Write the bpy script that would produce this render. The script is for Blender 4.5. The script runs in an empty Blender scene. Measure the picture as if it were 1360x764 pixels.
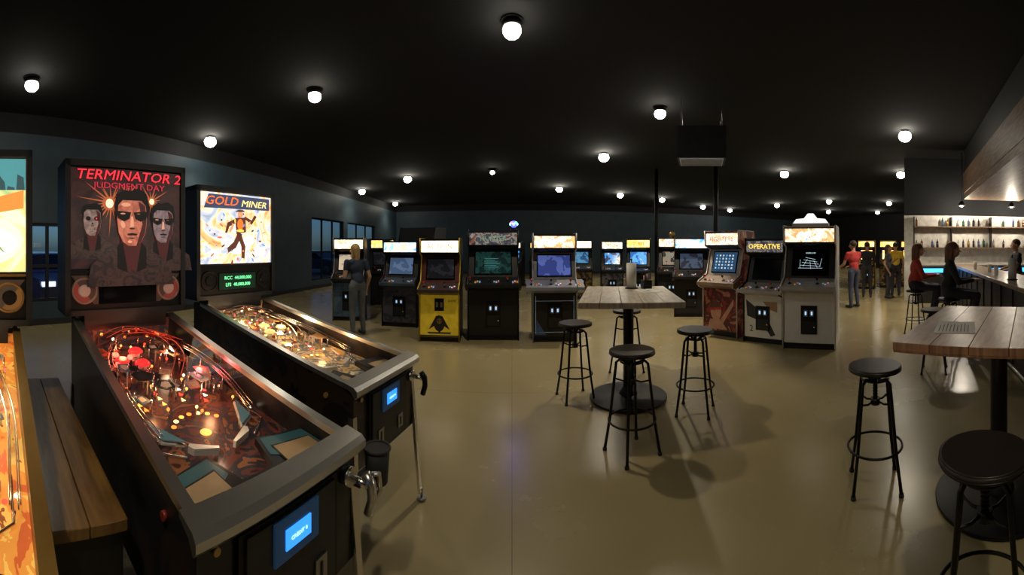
import bpy, bmesh, math, random
import numpy as np
from mathutils import Vector, Matrix, Euler
D=bpy.data; S=bpy.context.scene
random.seed(11)
# ------------------------------------------------------------------ materials
_m={}
def _base(name):
    m=D.materials.new(name); m.use_nodes=True
    nt=m.node_tree; return m,nt,nt.nodes['Principled BSDF']
def mat(name,col,rough=.5,metal=0,emit=0,ecol=None,var=.15,scale=9,coat=0,bump=0):
    if name in _m: return _m[name]
    m,nt,b=_base(name); N=nt.nodes; Lk=nt.links
    tc=N.new('ShaderNodeTexCoord'); no=N.new('ShaderNodeTexNoise'); no.inputs['Scale'].default_value=scale; no.inputs['Detail'].default_value=5
    cr=N.new('ShaderNodeValToRGB'); cr.color_ramp.elements[0].position=.3; cr.color_ramp.elements[1].position=.7
    cr.color_ramp.elements[0].color=(*[c*(1-var) for c in col],1); cr.color_ramp.elements[1].color=(*[min(1,c*(1+var)) for c in col],1)
    Lk.new(tc.outputs['Object'],no.inputs['Vector']); Lk.new(no.outputs['Fac'],cr.inputs['Fac']); Lk.new(cr.outputs['Color'],b.inputs['Base Color'])
    b.inputs['Roughness'].default_value=rough; b.inputs['Metallic'].default_value=metal; b.inputs['Coat Weight'].default_value=coat
    if emit:
        b.inputs['Emission Color'].default_value=(*(ecol or col),1); b.inputs['Emission Strength'].default_value=emit
    if bump:
        bp=N.new('ShaderNodeBump'); bp.inputs['Strength'].default_value=bump; Lk.new(no.outputs['Fac'],bp.inputs['Height']); Lk.new(bp.outputs['Normal'],b.inputs['Normal'])
    _m[name]=m; return m
def art(name,cols,scale=6,strength=1.5,dist=1.5,rough=.3,const=True,stretch=(1,1,1)):
    if name in _m: return _m[name]
    m,nt,b=_base(name); N=nt.nodes; Lk=nt.links
    tc=N.new('ShaderNodeTexCoord'); mp=N.new('ShaderNodeMapping'); mp.inputs['Scale'].default_value=stretch
    no=N.new('ShaderNodeTexNoise'); no.inputs['Scale'].default_value=scale; no.inputs['Detail'].default_value=3; no.inputs['Distortion'].default_value=dist
    cr=N.new('ShaderNodeValToRGB'); cr.color_ramp.interpolation='CONSTANT' if const else 'LINEAR'
    n=len(cols); e=cr.color_ramp.elements
    e[0].position=.25; e[0].color=(*cols[0],1); e[1].position=.72 if not const else .66; e[1].color=(*cols[-1],1)
    for i in range(1,n-1):
        k=e.new(.27+.42*i/(n-1)); k.color=(*cols[i],1)
    Lk.new(tc.outputs['Object'],mp.inputs['Vector']); Lk.new(mp.outputs['Vector'],no.inputs['Vector']); Lk.new(no.outputs['Fac'],cr.inputs['Fac'])
    Lk.new(cr.outputs['Color'],b.inputs['Base Color'])
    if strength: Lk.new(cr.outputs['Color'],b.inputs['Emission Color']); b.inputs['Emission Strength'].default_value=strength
    b.inputs['Roughness'].default_value=rough
    _m[name]=m; return m
BLACK=mat('black_laminate',(.008,.008,.009),.42)
BLKM=mat('black_metal',(.012,.011,.011),.38,.6)
CHROME=mat('chrome',(.80,.77,.72),.25,1,var=.05)
SATIN=mat('satin_steel',(.66,.64,.60),.30,.95,var=.08,scale=4)
STEEL=mat('dull_steel',(.35,.34,.33),.35,1)
DARKGLASS=mat('dark_glass',(.004,.005,.007),.08)
WHITE=mat('white_laminate',(.72,.70,.66),.4,var=.05)
PAPER=mat('paper',(.7,.69,.65),.8,var=.05)
RUB=mat('rubber',(.015,.015,.015),.7)
CREAM=mat('cream_card',(.50,.36,.20),.5)
def em(name,col,s): return mat(name,col,.4,0,s,col,var=.05)
# ------------------------------------------------------------------ builder
class B:
    def __init__(s): s.bm=bmesh.new(); s.mats=[]; s.M=Matrix.Identity(4)
    def mi(s,m):
        if m not in s.mats: s.mats.append(m)
        return s.mats.index(m)
    def _fin(s,vs,m,smooth=False):
        i=s.mi(m); fs=set()
        for v in vs:
            for f in v.link_faces: fs.add(f)
        for f in fs:
            f.material_index=i
            if smooth and len(f.verts)<=4: f.smooth=True
        bmesh.ops.transform(s.bm,matrix=s.M,verts=list(vs))
    def box(s,c,d,m,rot=None):
        M=Matrix.Translation(c)
        if rot: M=M@Euler(rot).to_matrix().to_4x4()
        M=M@Matrix.Diagonal((d[0],d[1],d[2],1))
        s._fin(bmesh.ops.create_cube(s.bm,size=1,matrix=M)['verts'],m)
    def bx(s,x0,x1,y0,y1,z0,z1,m): s.box(((x0+x1)/2,(y0+y1)/2,(z0+z1)/2),(abs(x1-x0),abs(y1-y0),abs(z1-z0)),m)
    def cyl(s,p0,p1,r,m,r1=None,seg=20):
        p0=Vector(p0); p1=Vector(p1); d=p1-p0
        M=Matrix.Translation((p0+p1)/2)@d.to_track_quat('Z','Y').to_matrix().to_4x4()
        s._fin(bmesh.ops.create_cone(s.bm,cap_ends=True,segments=seg,radius1=r,radius2=r if r1 is None else r1,depth=d.length,matrix=M)['verts'],m,True)
    def sph(s,c,r,m,sc=(1,1,1),seg=14):
        M=Matrix.Translation(c)@Matrix.Diagonal((sc[0],sc[1],sc[2],1))
        s._fin(bmesh.ops.create_uvsphere(s.bm,u_segments=seg,v_segments=max(6,seg//2+1),radius=r,matrix=M)['verts'],m,True)
    def poly(s,pts,m):
        vs=[s.bm.verts.new(p) for p in pts]; s.bm.faces.new(vs); s._fin(vs,m)
    def prism(s,pts,ax,a,b,m):
        def P(p,t): return {'x':(t,p[0],p[1]),'y':(p[0],t,p[1]),'z':(p[0],p[1],t)}[ax]
        A=[s.bm.verts.new(P(p,a)) for p in pts]; Bv=[s.bm.verts.new(P(p,b)) for p in pts]; n=len(pts)
        s.bm.faces.new(A); s.bm.faces.new(Bv[::-1])
        for i in range(n): s.bm.faces.new((A[i],A[(i+1)%n],Bv[(i+1)%n],Bv[i]))
        s._fin(A+Bv,m)
    def tube(s,pts,r,m,seg=8,closed=False):
        pts=[Vector(p) for p in pts]; n=len(pts); rings=[]; prev=None
        for i,p in enumerate(pts):
            if closed: t=pts[(i+1)%n]-pts[i-1]
            else: t=pts[min(i+1,n-1)]-pts[max(i-1,0)]
            t.normalize()
            if prev is None: u=t.orthogonal().normalized()
            else:
                u=prev-t*prev.dot(t); u.normalize()
            prev=u; v=t.cross(u)
            rings.append([s.bm.verts.new(p+u*r*math.cos(2*math.pi*k/seg)+v*r*math.sin(2*math.pi*k/seg)) for k in range(seg)])
        for i in range(n if closed else n-1):
            a=rings[i]; b=rings[(i+1)%n]
            for k in range(seg): s.bm.faces.new((a[k],a[(k+1)%seg],b[(k+1)%seg],b[k]))
        if not closed: s.bm.faces.new(rings[0][::-1]); s.bm.faces.new(rings[-1])
        s._fin([v for q in rings for v in q],m,True)
    def strip(s,A,Bp,m):
        va=[s.bm.verts.new(p) for p in A]; vb=[s.bm.verts.new(p) for p in Bp]
        for i in range(len(va)-1): s.bm.faces.new((va[i],va[i+1],vb[i+1],vb[i]))
        s._fin(va+vb,m,True)
    def ring(s,c,R,r,m,n=28,seg=8):
        s.tube([(c[0]+R*math.cos(2*math.pi*k/n),c[1]+R*math.sin(2*math.pi*k/n),c[2]) for k in range(n)],r,m,seg,True)
    def text(s,t,c,size,m,sx=1,shear=0):
        """text in XZ plane facing -Y, centred on c"""
        cu=D.curves.new('t','FONT'); cu.body=t; cu.size=size; cu.align_x='CENTER'; cu.align_y='CENTER'; cu.extrude=.0008; cu.shear=shear
        cu.resolution_u=2
        o=D.objects.new('t',cu); S.collection.objects.link(o)
        dg=bpy.context.evaluated_depsgraph_get(); me=D.meshes.new_from_object(o.evaluated_get(dg))
        me.transform(Matrix.Translation(c)@Matrix.Rotation(math.pi/2,4,'X')@Matrix.Diagonal((sx,1,1,1)))
        n0=len(s.bm.verts); s.bm.from_mesh(me); s.bm.verts.ensure_lookup_table()
        s._fin(s.bm.verts[n0:],m)
        D.objects.remove(o); D.meshes.remove(me)
    def disc(s,u,v,ru,rv,m,y,n=20,rot=0):
        c,sn=math.cos(rot),math.sin(rot); P=[]
        for k in range(n):
            a=2*math.pi*k/n; p=ru*math.cos(a); q=rv*math.sin(a)
            P.append((u+p*c-q*sn,y,v+p*sn+q*c))
        s.poly(P,m)
    def shp(s,pts,m,y): s.poly([(p[0],y,p[1]) for p in pts],m)
    def finish(s,name,loc=(0,0,0),rz=0,bevel=0,normals=True):
        if normals: bmesh.ops.recalc_face_normals(s.bm,faces=s.bm.faces[:])
        me=D.meshes.new(name); s.bm.to_mesh(me); s.bm.free()
        for m in s.mats: me.materials.append(m)
        o=D.objects.new(name,me); o.location=loc; o.rotation_euler=(0,0,rz); S.collection.objects.link(o)
        if bevel:
            bv=o.modifiers.new('bevel','BEVEL'); bv.width=bevel; bv.segments=2; bv.limit_method='ANGLE'; bv.angle_limit=math.radians(50)
        return o
def lamp(kind,name,loc,e,col,rad=.05,par=None,**k):
    l=D.lights.new(name,kind); l.energy=e; l.color=col
    if kind!='AREA': l.shadow_soft_size=rad
    for a,b in k.items(): setattr(l,a,b)
    o=D.objects.new(name,l); o.location=loc; S.collection.objects.link(o)
    if par: o.parent=par
    return o
# ------------------------------------------------------------------ room
CH=4.1
def floor_mat():
    m,nt,b=_base('polished_concrete'); N=nt.nodes; L=nt.links
    tc=N.new('ShaderNodeTexCoord'); n1=N.new('ShaderNodeTexNoise'); n1.inputs['Scale'].default_value=.7; n1.inputs['Detail'].default_value=7; n1.inputs['Roughness'].default_value=.55
    cr=N.new('ShaderNodeValToRGB'); e=cr.color_ramp.elements; e[0].position=.25; e[0].color=(.255,.205,.105,1); e[1].position=.78; e[1].color=(.35,.295,.165,1)
    br=N.new('ShaderNodeTexBrick'); br.offset=0; br.inputs['Scale'].default_value=1; br.inputs['Brick Width'].default_value=3.9; br.inputs['Row Height'].default_value=3.9; br.inputs['Mortar Size'].default_value=.003
    br.inputs['Color1'].default_value=br.inputs['Color2'].default_value=(1,1,1,1); br.inputs['Mortar'].default_value=(.6,.6,.6,1)
    mx=N.new('ShaderNodeMix'); mx.data_type='RGBA'; mx.blend_type='MULTIPLY'; mx.inputs[0].default_value=1
    L.new(tc.outputs['Object'],n1.inputs['Vector']); L.new(tc.outputs['Object'],br.inputs['Vector']); L.new(n1.outputs['Fac'],cr.inputs['Fac'])
    L.new(cr.outputs['Color'],mx.inputs[6]); L.new(br.outputs['Color'],mx.inputs[7]); L.new(mx.outputs[2],b.inputs['Base Color'])
    r=N.new('ShaderNodeMapRange'); r.inputs['To Min'].default_value=.18; r.inputs['To Max'].default_value=.34; L.new(n1.outputs['Fac'],r.inputs['Value']); L.new(r.outputs['Result'],b.inputs['Roughness'])
    b.inputs['IOR'].default_value=1.6
    return m
X0,X1,Y0,Y1=-7.0,24.0,-4.0,22.0
b=B(); b.bx(X0-.2,X1+.2,Y0-.2,Y1+.2,-.1,0,floor_mat()); b.finish('floor')
CEIL=mat('black_ceiling_paint',(.003,.003,.0035),.95)
b=B(); b.bx(X0-.2,X1+.2,Y0-.2,Y1+.2,CH,CH+.1,CEIL); b.finish('ceiling')
WB=mat('blue_grey_wall_paint',(.036,.066,.09),.6,scale=2)
WD=mat('dark_wall_and_fade',(.005,.006,.008),.8)
PT=3.72  # above this height the fading wall light is put in as dark colour
def wall_x(name,x,y0,y1,th,wins,side=1):
    b=B(); xa,xb=(x-th,x) if side<0 else (x,x+th)
    cur=y0
    for (a,c,z0,z1) in wins:
        b.bx(xa,xb,cur,a,0,PT,WB); b.bx(xa,xb,a,c,0,z0,WB); b.bx(xa,xb,a,c,z1,PT,WB); cur=c
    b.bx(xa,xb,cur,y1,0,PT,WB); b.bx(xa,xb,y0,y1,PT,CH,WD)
    return b.finish(name)
wins=[(-2.6,.6,.45,2.6),(1.4,4.6,.45,2.0),(11.9,14.6,.3,2.65),(15.0,18.4,.3,2.65)]
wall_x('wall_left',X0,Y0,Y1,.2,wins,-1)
FR=mat('window_frame_metal',(.02,.022,.025),.4,.5)
def glassmat(name,lo=.03,hi=.5,tint=(1,1,1)):
    if name in _m: return _m[name]
    m=D.materials.new(name); m.use_nodes=True; nt=m.node_tree; N=nt.nodes; L=nt.links; N.remove(N['Principled BSDF'])
    t=N.new('ShaderNodeBsdfTransparent'); t.inputs[0].default_value=(*tint,1); g=N.new('ShaderNodeBsdfGlossy'); g.inputs['Roughness'].default_value=.03
    f=N.new('ShaderNodeLayerWeight'); pw=N.new('ShaderNodeMath'); pw.operation='POWER'; pw.inputs[1].default_value=4
    mr=N.new('ShaderNodeMapRange'); mr.inputs['To Min'].default_value=lo; mr.inputs['To Max'].default_value=hi; mx=N.new('ShaderNodeMixShader')
    L.new(f.outputs['Facing'],pw.inputs[0]); L.new(pw.outputs[0],mr.inputs['Value']); L.new(mr.outputs['Result'],mx.inputs[0]); L.new(t.outputs[0],mx.inputs[1]); L.new(g.outputs[0],mx.inputs[2]); L.new(mx.outputs[0],N['Material Output'].inputs['Surface'])
    _m[name]=m; return m
GL=glassmat('clear_glass'); SMOKE=glassmat('smoked_plastic',.10,.6,(.70,.52,.44))
for (a,c,z0,z1) in wins:
    b=B(); x=X0-.1
    for y in np.linspace(a+.03,c-.03,4): b.bx(x-.03,x+.03,y-.03,y+.03,z0,z1,FR)
    for z in (z0+.03,z0+(z1-z0)*.45,z1-.03): b.bx(x-.025,x+.025,a,c,z-.03,z+.03,FR)
    b.poly([(x,a,z0),(x,c,z0),(x,c,z1),(x,a,z1)],GL)
    b.finish('window_%d'%(wins.index((a,c,z0,z1))+1))
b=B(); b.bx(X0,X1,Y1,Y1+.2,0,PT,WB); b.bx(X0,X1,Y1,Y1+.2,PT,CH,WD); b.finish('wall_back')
b=B(); b.bx(X1,X1+.2,Y0,Y1,0,CH,WD); b.finish('wall_right')
b=B(); b.bx(X0,X1,Y0-.2,Y0,0,CH,WD); b.finish('wall_front')
TR=mat('baseboard_vinyl',(.02,.02,.022),.5)
b=B(); b.bx(X0,X0+.015,Y0,Y1,0,.12,TR); b.finish('baseboard_left')
b=B(); b.bx(X0+.02,X1,Y1-.015,Y1,0,.12,TR); b.finish('baseboard_back')
ASPH=mat('asphalt',(.07,.075,.08),.9,bump=.1)
b=B(); b.bx(-45,X0-.21,-30,50,-.12,-.02,ASPH); b.finish('parking_lot')
w=D.worlds.new('dusk'); S.world=w; w.use_nodes=True
bg=w.node_tree.nodes['Background']; sk=w.node_tree.nodes.new('ShaderNodeTexSky'); sk.sky_type='NISHITA'; sk.sun_elevation=math.radians(14); sk.sun_rotation=math.radians(90); sk.sun_disc=False
mm=w.node_tree.nodes.new('ShaderNodeMix'); mm.data_type='RGBA'; mm.blend_type='MULTIPLY'; mm.inputs[0].default_value=1; mm.inputs[7].default_value=(.26,.50,1.0,1)
w.node_tree.links.new(sk.outputs[0],mm.inputs[6]); w.node_tree.links.new(mm.outputs[2],bg.inputs[0]); bg.inputs[1].default_value=.055
def car(x,y,rz,col):
    b=B(); P=mat('car_paint_%d'%int(col[0]*1000),col,.25,.4,coat=1)
    prof=[(-2.2,.35),(-2.25,.62),(-2.1,.80),(-1.2,.92),(-.55,1.38),(.75,1.42),(1.5,1.0),(2.15,.95),(2.25,.6),(2.2,.3)]
    b.prism(prof,'x',-.86,.86,P)
    wp=[(-1.08,.93),(-.52,1.33),(.05,1.36),(.05,.93)]; wq=[(.13,.93),(.13,1.36),(.72,1.36),(1.32,1.0)]
    for sx in(-.865,.865):
        for q in (wp,wq): b.prism(q,'x',sx-.004,sx+.004,DARKGLASS)
        for yy in (-1.4,1.35):
            b.cyl((sx-.09*np.sign(sx),yy,.33),(sx+.02*np.sign(sx),yy,.33),.33,RUB,seg=24); b.cyl((sx,yy,.33),(sx+.03*np.sign(sx),yy,.33),.2,STEEL)
    b.box((0,-.87,1.16),(1.5,.02,.62),DARKGLASS,(math.radians(-56),0,0)); b.box((0,1.14,1.23),(1.5,.02,.7),DARKGLASS,(math.radians(61),0,0))
    for sx in(-.65,.65):
        b.box((sx,-2.22,.68),(.35,.06,.12),em('headlight',(.8,.85,1),1.2)); b.box((sx,2.22,.75),(.3,.06,.14),em('tail_light',(.8,.03,.02),1))
    b.finish('car',(x,y,-.02),rz,.05)
car(-10.6,3.4,math.radians(95),(.10,.16,.32)); car(-13,17,math.radians(80),(.25,.28,.32)); car(-11.5,19.9,math.radians(85),(.05,.07,.12)); car(-10.8,-.4,math.radians(85),(.3,.3,.32))
# ------------------------------------------------------------------ ceiling lamps
BULB=em('lamp_bulb',(1,.93,.78),40)
lampL=[(0,4.29,1.0),(2.66,6.41,2.7),(-3.08,5.33,.8),(-5.49,1.67,.55),(-6.3,6.1,.7),(-3.7,13,.8),(-6.4,15.2,.6),(-6.4,20,.6),(-.64,12.3,.35),(2.48,9.96,1.2),(1.98,15.7,.9),(5,16.9,.9),(7.5,17.8,.7),
 (8.35,9.45,1),(14.1,16.6,.8),(14.9,13.3,.8),(7.2,4.19,2.3),(10.9,6.5,.9),(21.5,14.7,.8),(11,19.8,.7),(13.4,20.5,.7),(19,17,.7),(17.5,11.2,.7),(-.2,-.9,.9)]
for (x,y,k) in lampL:
    b=B(); z=4.0; near=math.hypot(x,y)<8; r=.105 if near else .14
    b.cyl((0,0,CH-z),(0,0,.02),.10,BLKM,r1=.105,seg=28); b.cyl((0,0,CH-z-.015),(0,0,CH-z),.13,BLKM,seg=28)
    b.sph((0,0,-.02),r*(1 if k>.5 else .5),BULB,(1,1,.85),18)
    o=b.finish('ceiling_lamp',(x,y,z))
    if k>.4: lamp('SPOT','bulb_light',(0,0,-.16),165*k,(1,.87,.64),.06,o,spot_size=math.radians(128),spot_blend=1.0)
# ------------------------------------------------------------------ pinball machines
INS=[em('insert_%d'%i,c,s) for i,(c,s) in enumerate([((1,.22,.03),2.2),((1,.42,.07),2.2),((1,.7,.25),2.4),((1,.04,.02),3),((1,.85,.6),2.8),((.9,.1,.1),1.6),((1,.5,.1),1.2)])]
RP=em('red_flasher',(1,.05,.03),9)
CLR=mat('clear_plastic',(.5,.45,.4),.1,0)
def pinball(x,y,rz,th):
    rnd=random.Random(th['seed']); b=B(); L=1.42; W=.60
    SIDE=art('pinball_side_'+th['n'],th['side'],3,0)
    RAIL=SATIN if th['rail']==CHROME else th['rail']
    for sx in(-1,1):
        b.prism([(0,.46),(0,.845),(L,1.10),(L,.56),(.9,.46)],'x',sx*W/2,sx*(W/2-.022),SIDE)
        b.prism([(-.005,.840),(L-.1,1.085),(L-.1,1.108),(-.005,.863)],'x',sx*(W/2+.008),sx*(W/2-.028),RAIL)
        b.cyl((sx*W/2,.16,.79),(sx*(W/2+.012),.16,.79),.013,mat('button_'+th['n'],th['btn'],.3),seg=16)
    b.bx(-W/2+.02,W/2-.02,0,.024,.46,.845,SIDE); b.bx(-W/2+.02,W/2-.02,L-.02,L,.5,1.09,BLACK); b.bx(-W/2+.02,W/2-.02,.02,L-.02,.46,.48,BLACK)
    b.prism([(-.022,.815),(-.034,.83),(-.034,.852),(-.018,.868),(.045,.882),(.045,.866),(.0,.845)],'x',-.322,.322,RAIL)
    b.bx(-.19,.19,-.014,.002,.48,.80,BLKM); b.bx(-.17,.17,-.022,-.01,.50,.79,BLACK)
    b.bx(-.085,.085,-.03,-.018,.675,.785,mat('display_surround',(.02,.05,.08),.3,emit=.12,ecol=(.02,.10,.25)))
    b.bx(-.048,.048,-.034,-.028,.703,.757,em('blue_display',(.03,.26,1),1.5)); b.text('CREDIT 0',(0,-.0355,.729),.015,em('display_text',(.5,.8,1),1.2))
    for sx in(-.1,.1):
        b.bx(sx-.025,sx+.025,-.028,-.018,.53,.60,STEEL); b.bx(sx-.004,sx+.004,-.031,-.027,.545,.585,BLACK)
    b.cyl((-.25,-.001,.79),(-.25,-.012,.79),.010,mat('start_button',(.5,.3,.08),.3))
    b.cyl((.25,0,.76),(.25,-.03,.76),.03,CHROME); b.cyl((.25,-.03,.76),(.25,-.09,.755),.012,CHROME)
    b.tube([(.25,-.08,.79),(.255,-.10,.76),(.26,-.10,.71),(.26,-.085,.66)],.016,SATIN if th['gun'] else BLKM)
    if th['gun']: b.tube([(.25,-.09,.79),(.30,-.10,.77),(.325,-.09,.70),(.30,-.06,.64)],.008,SATIN)
    if th['cup']:
        b.cyl((.40,-.03,.67),(.40,-.03,.79),.038,RUB,r1=.046,seg=24); b.ring((.40,-.03,.79),.046,.005,RUB); b.box((.34,-.01,.71),(.08,.03,.03),BLKM)
    for sx in(-1,1):
        for (yy,sy) in((.03,-1),(L-.05,1)):
            top=Vector((sx*(W/2+.006),yy+sy*.03,.72)); bot=Vector((sx*(W/2+.03),yy+sy*.075,.05))
            for (dx,dy) in ((.030,.006),(.006,.030)):
                c=(top+bot)/2-Vector((sx*(dx/2-.003),sy*(dy/2-.003),0)); d=(top-bot)
                vs=bmesh.ops.create_cube(b.bm,size=1,matrix=Matrix.Translation(c)@Euler((sy*.067,-sx*.036,0)).to_matrix().to_4x4()@Matrix.Diagonal((dx,dy,d.length,1)))['verts']
                b._fin(vs,th['leg'])
            b.cyl((bot.x,bot.y,.07),(bot.x,bot.y,.015),.008,STEEL,seg=8); b.cyl((bot.x,bot.y,.018),(bot.x,bot.y,0),.028,STEEL)
    # playfield
    tilt=math.atan2(.175,1.3); PF=Matrix.Translation((0,.045,.765))@Matrix.Rotation(tilt,4,'X'); b.M=PF; hw=W/2-.022
    b.bx(-hw,hw,0,1.32,-.012,0,art('playfield_'+th['n'],th['pf'],6,th['pfe'],2.2))  # board itself glows faintly, light added to that of the bulbs
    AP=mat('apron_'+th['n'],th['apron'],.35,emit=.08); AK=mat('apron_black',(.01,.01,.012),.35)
    b.prism([(-hw,0),(hw,0),(hw,.19),(.10,.24),(.06,.10),(-.06,.10),(-.10,.24),(-hw,.19)],'z',.015,.04,AK)
    for sx in(-1,1):
        b.prism([(sx*.275,.005),(sx*.275,.185),(sx*.11,.225),(sx*.085,.14)],'z',.040,.042,AP); b.prism([(sx*.265,.02),(sx*.265,.14),(sx*.115,.175),(sx*.10,.02)],'z',.042,.0435,AK)
        b.prism([(sx*.26,.025),(sx*.26,.135),(sx*.12,.165),(sx*.105,.025)],'z',.0435,.045,CREAM)
        b.prism([(sx*.125,.315),(sx*.115,.292),(sx*.035,.262),(sx*.030,.272),(sx*.115,.325)],'z',.01,.035,WHITE)
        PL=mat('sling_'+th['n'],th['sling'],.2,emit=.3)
        b.prism([(sx*.20,.50),(sx*.12,.34),(sx*.19,.38)],'z',.03,.034,PL)
        b.tube([(sx*.20,.50,.018),(sx*.12,.34,.018),(sx*.19,.38,.018)],.006,mat('rubber_ring',(.5,.47,.42),.5),6,True)
        b.tube([(sx*.235,.52,.012),(sx*.235,.36,.012),(sx*.14,.29,.012)],.005,CHROME,6)
        for k in range(3): b.cyl((sx*(.20-.03*k),.48-.05*k,0),(sx*(.20-.03*k),.48-.05*k,.03),.006,CLR,seg=8)
        for k in range(2): b.cyl((sx*(.215+.035*k),.44+.02*k,0),(sx*(.215+.035*k),.44+.02*k,.002),.009,INS[3+k],seg=12)
    for i in range(7):
        a=math.radians(30+20*i); b.cyl((.11*math.cos(a),.42+.11*math.sin(a),0),(.11*math.cos(a),.42+.11*math.sin(a),.002),.010,INS[i%3],seg=14)
    for j,(u0,v0,du,dv) in enumerate(((-.15,.62,-.012,.04),(-.06,.64,.0,.045),(.03,.64,.012,.045),(.12,.6,.02,.04))):
        for i in range(3):
            cx,cy=u0+du*i,v0+dv*i; b.prism([(cx-.009,cy-.012),(cx+.009,cy-.012),(cx,cy+.014)],'z',0,.002,INS[(j+i)%6])
    b.cyl((0,.40,0),(0,.40,.002),.022,INS[6],seg=20)
    for (u,v) in th['bump']:
        b.cyl((u,v,0),(u,v,.045),.024,WHITE); b.cyl((u,v,.01),(u,v,.014),.045,CHROME); b.cyl((u,v,.05),(u,v,.062),.040,mat('bumper_cap_'+th['n'],th['cap'],.2,emit=1.1,ecol=th['cap']),r1=.028); b.ring((u,v,.03),.036,.004,CHROME)
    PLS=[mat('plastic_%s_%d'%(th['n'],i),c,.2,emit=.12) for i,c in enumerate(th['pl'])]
    for i in range(30):
        side=rnd.choice((-1,1)); u=side*rnd.uniform(.08,.23) if rnd.random()<.75 else rnd.uniform(-.1,.1); v=rnd.uniform(.60,1.24); n=rnd.choice((4,5,6)); a0=rnd.random()*6; R=rnd.uniform(.025,.055); h=rnd.uniform(.035,.075)
        pts=[(max(-hw+.005,min(hw-.005,u+R*rnd.uniform(.6,1.2)*math.cos(a0+2*math.pi*k/n))),v+R*1.3*rnd.uniform(.6,1.2)*math.sin(a0+2*math.pi*k/n)) for k in range(n)]
        m=rnd.choice(PLS); b.prism(pts,'z',h,h+.003,m)
        q=[(u+(p[0]-u)*.55,v+(p[1]-v)*.55) for p in pts]; b.prism(q,'z',h+.003,h+.0036,rnd.choice(PLS))
        for k in range(0,n,2): b.cyl((pts[k][0]*.98,pts[k][1],0),(pts[k][0]*.98,pts[k][1],h+.006),.004,rnd.choice((CHROME,CLR)),seg=8)
    for i in range(th['nb']):
        u=rnd.uniform(-.24,.24); v=rnd.uniform(.5,1.26); h=rnd.uniform(.02,.05)
        b.cyl((u,v,0),(u,v,h),.003,CHROME,seg=6); b.sph((u,v,h),.0065,rnd.choice(INS),seg=8)
    for (u,v) in th['flash']: b.sph((u,v,.055),.014,RP,seg=10); b.cyl((u,v,0),(u,v,.05),.012,BLACK,seg=10)
    for i in range(5):
        b.box((-.12+.03*i,.84,.02),(.024,.006,.035),PLS[i%len(PLS)]); b.box((.235,.62+.035*i,.02),(.006,.026,.035),PLS[(i+1)%len(PLS)])
    for pts in th['ramps']:
        P=[]
        n=len(pts)
        for i in range(n-1):
            p0,p1,p2,p3=[Vector(pts[max(0,min(n-1,j))]) for j in (i-1,i,i+1,i+2)]
            for k in range(7):
                t=k/7; P.append(.5*((2*p1)+(-p0+p2)*t+(2*p0-5*p1+4*p2-p3)*t*t+(-p0+3*p1-3*p2+p3)*t**3))
        P.append(Vector(pts[-1]))
        def off(o,h):
            R=[]
            for i,p in enumerate(P):
                t=P[min(i+1,len(P)-1)]-P[max(0,i-1)]; nn=Vector((-t.y,t.x,0)).normalized(); R.append(p+nn*o+Vector((0,0,h)))
            return R
        hf=len(P)//2
        for o,h in((.014,.014),(-.014,.014),(.009,0),(-.009,0)): b.tube(off(o,h)[:hf+1],.0022,CHROME,6)
        A_,B2,C_,D_=off(.022,.02)[hf:],off(.02,0)[hf:],off(-.02,0)[hf:],off(-.022,.02)[hf:]
        b.strip(A_,B2,SMOKE); b.strip(B2,C_,SMOKE); b.strip(C_,D_,SMOKE); b.tube(A_,.002,th['rampc'],5); b.tube(D_,.002,th['rampc'],5)
        for q in P[::6]: b.cyl((q.x,q.y,0),(q.x,q.y,q.z),.0025,CHROME,seg=6)
    b.bx(-hw,hw,1.30,1.32,0,.14,art('pf_back_'+th['n'],th['pf'],9,.4,2))
    for i in range(7): b.sph((-.22+i*.07,1.28,.06+.02*math.sin(i*2)),.009,rnd.choice(INS),seg=8)
    b.M=Matrix.Identity(4)
    b.poly([(-hw,.04,.870),(hw,.04,.870),(hw,L-.12,1.093),(-hw,L-.12,1.093)],GL)
    # backbox
    yb=1.28; z0=1.13; z1=th['top']; hwB=.365
    b.bx(-.25,.25,yb+.02,L+.02,1.04,z0+.02,BLACK)
    for sx in(-1,1): b.bx(sx*hwB,sx*(hwB-.03),yb-.015,yb+.24,z0,z1,BLACK)
    b.bx(-hwB,hwB,yb-.015,yb+.24,z1-.035,z1,BLACK); b.bx(-hwB,hwB,yb-.015,yb+.24,z0,z0+.03,BLACK); b.bx(-hwB+.03,hwB-.03,yb+.02,yb+.24,z0+.03,z1-.03,BLACK)
    b.bx(-.335,.335,yb,yb+.02,z0+.03,z0+.235,BLKM)
    b.bx(-.335,.335,yb-.008,yb+.002,z0+.235,z0+.247,BLKM if th['rail']==CHROME else th['rail'])
    for sx in(-1,1):
        b.M=Matrix.Translation((sx*.255,yb-.003,z0+.135))@Matrix.Rotation(math.pi/2,4,'X')
        b.ring((0,0,0),.068,.007,th['spk'][0]); b.cyl((0,0,0),(0,0,-.01),.062,th['spk'][1]); b.cyl((0,0,.008),(0,0,-.004),.03,th['spk'][2],r1=.04); b.M=Matrix.Identity(4)
    b.bx(-.175,.175,yb-.006,yb+.002,z0+.06,z0+.19,DARKGLASS)
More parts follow.
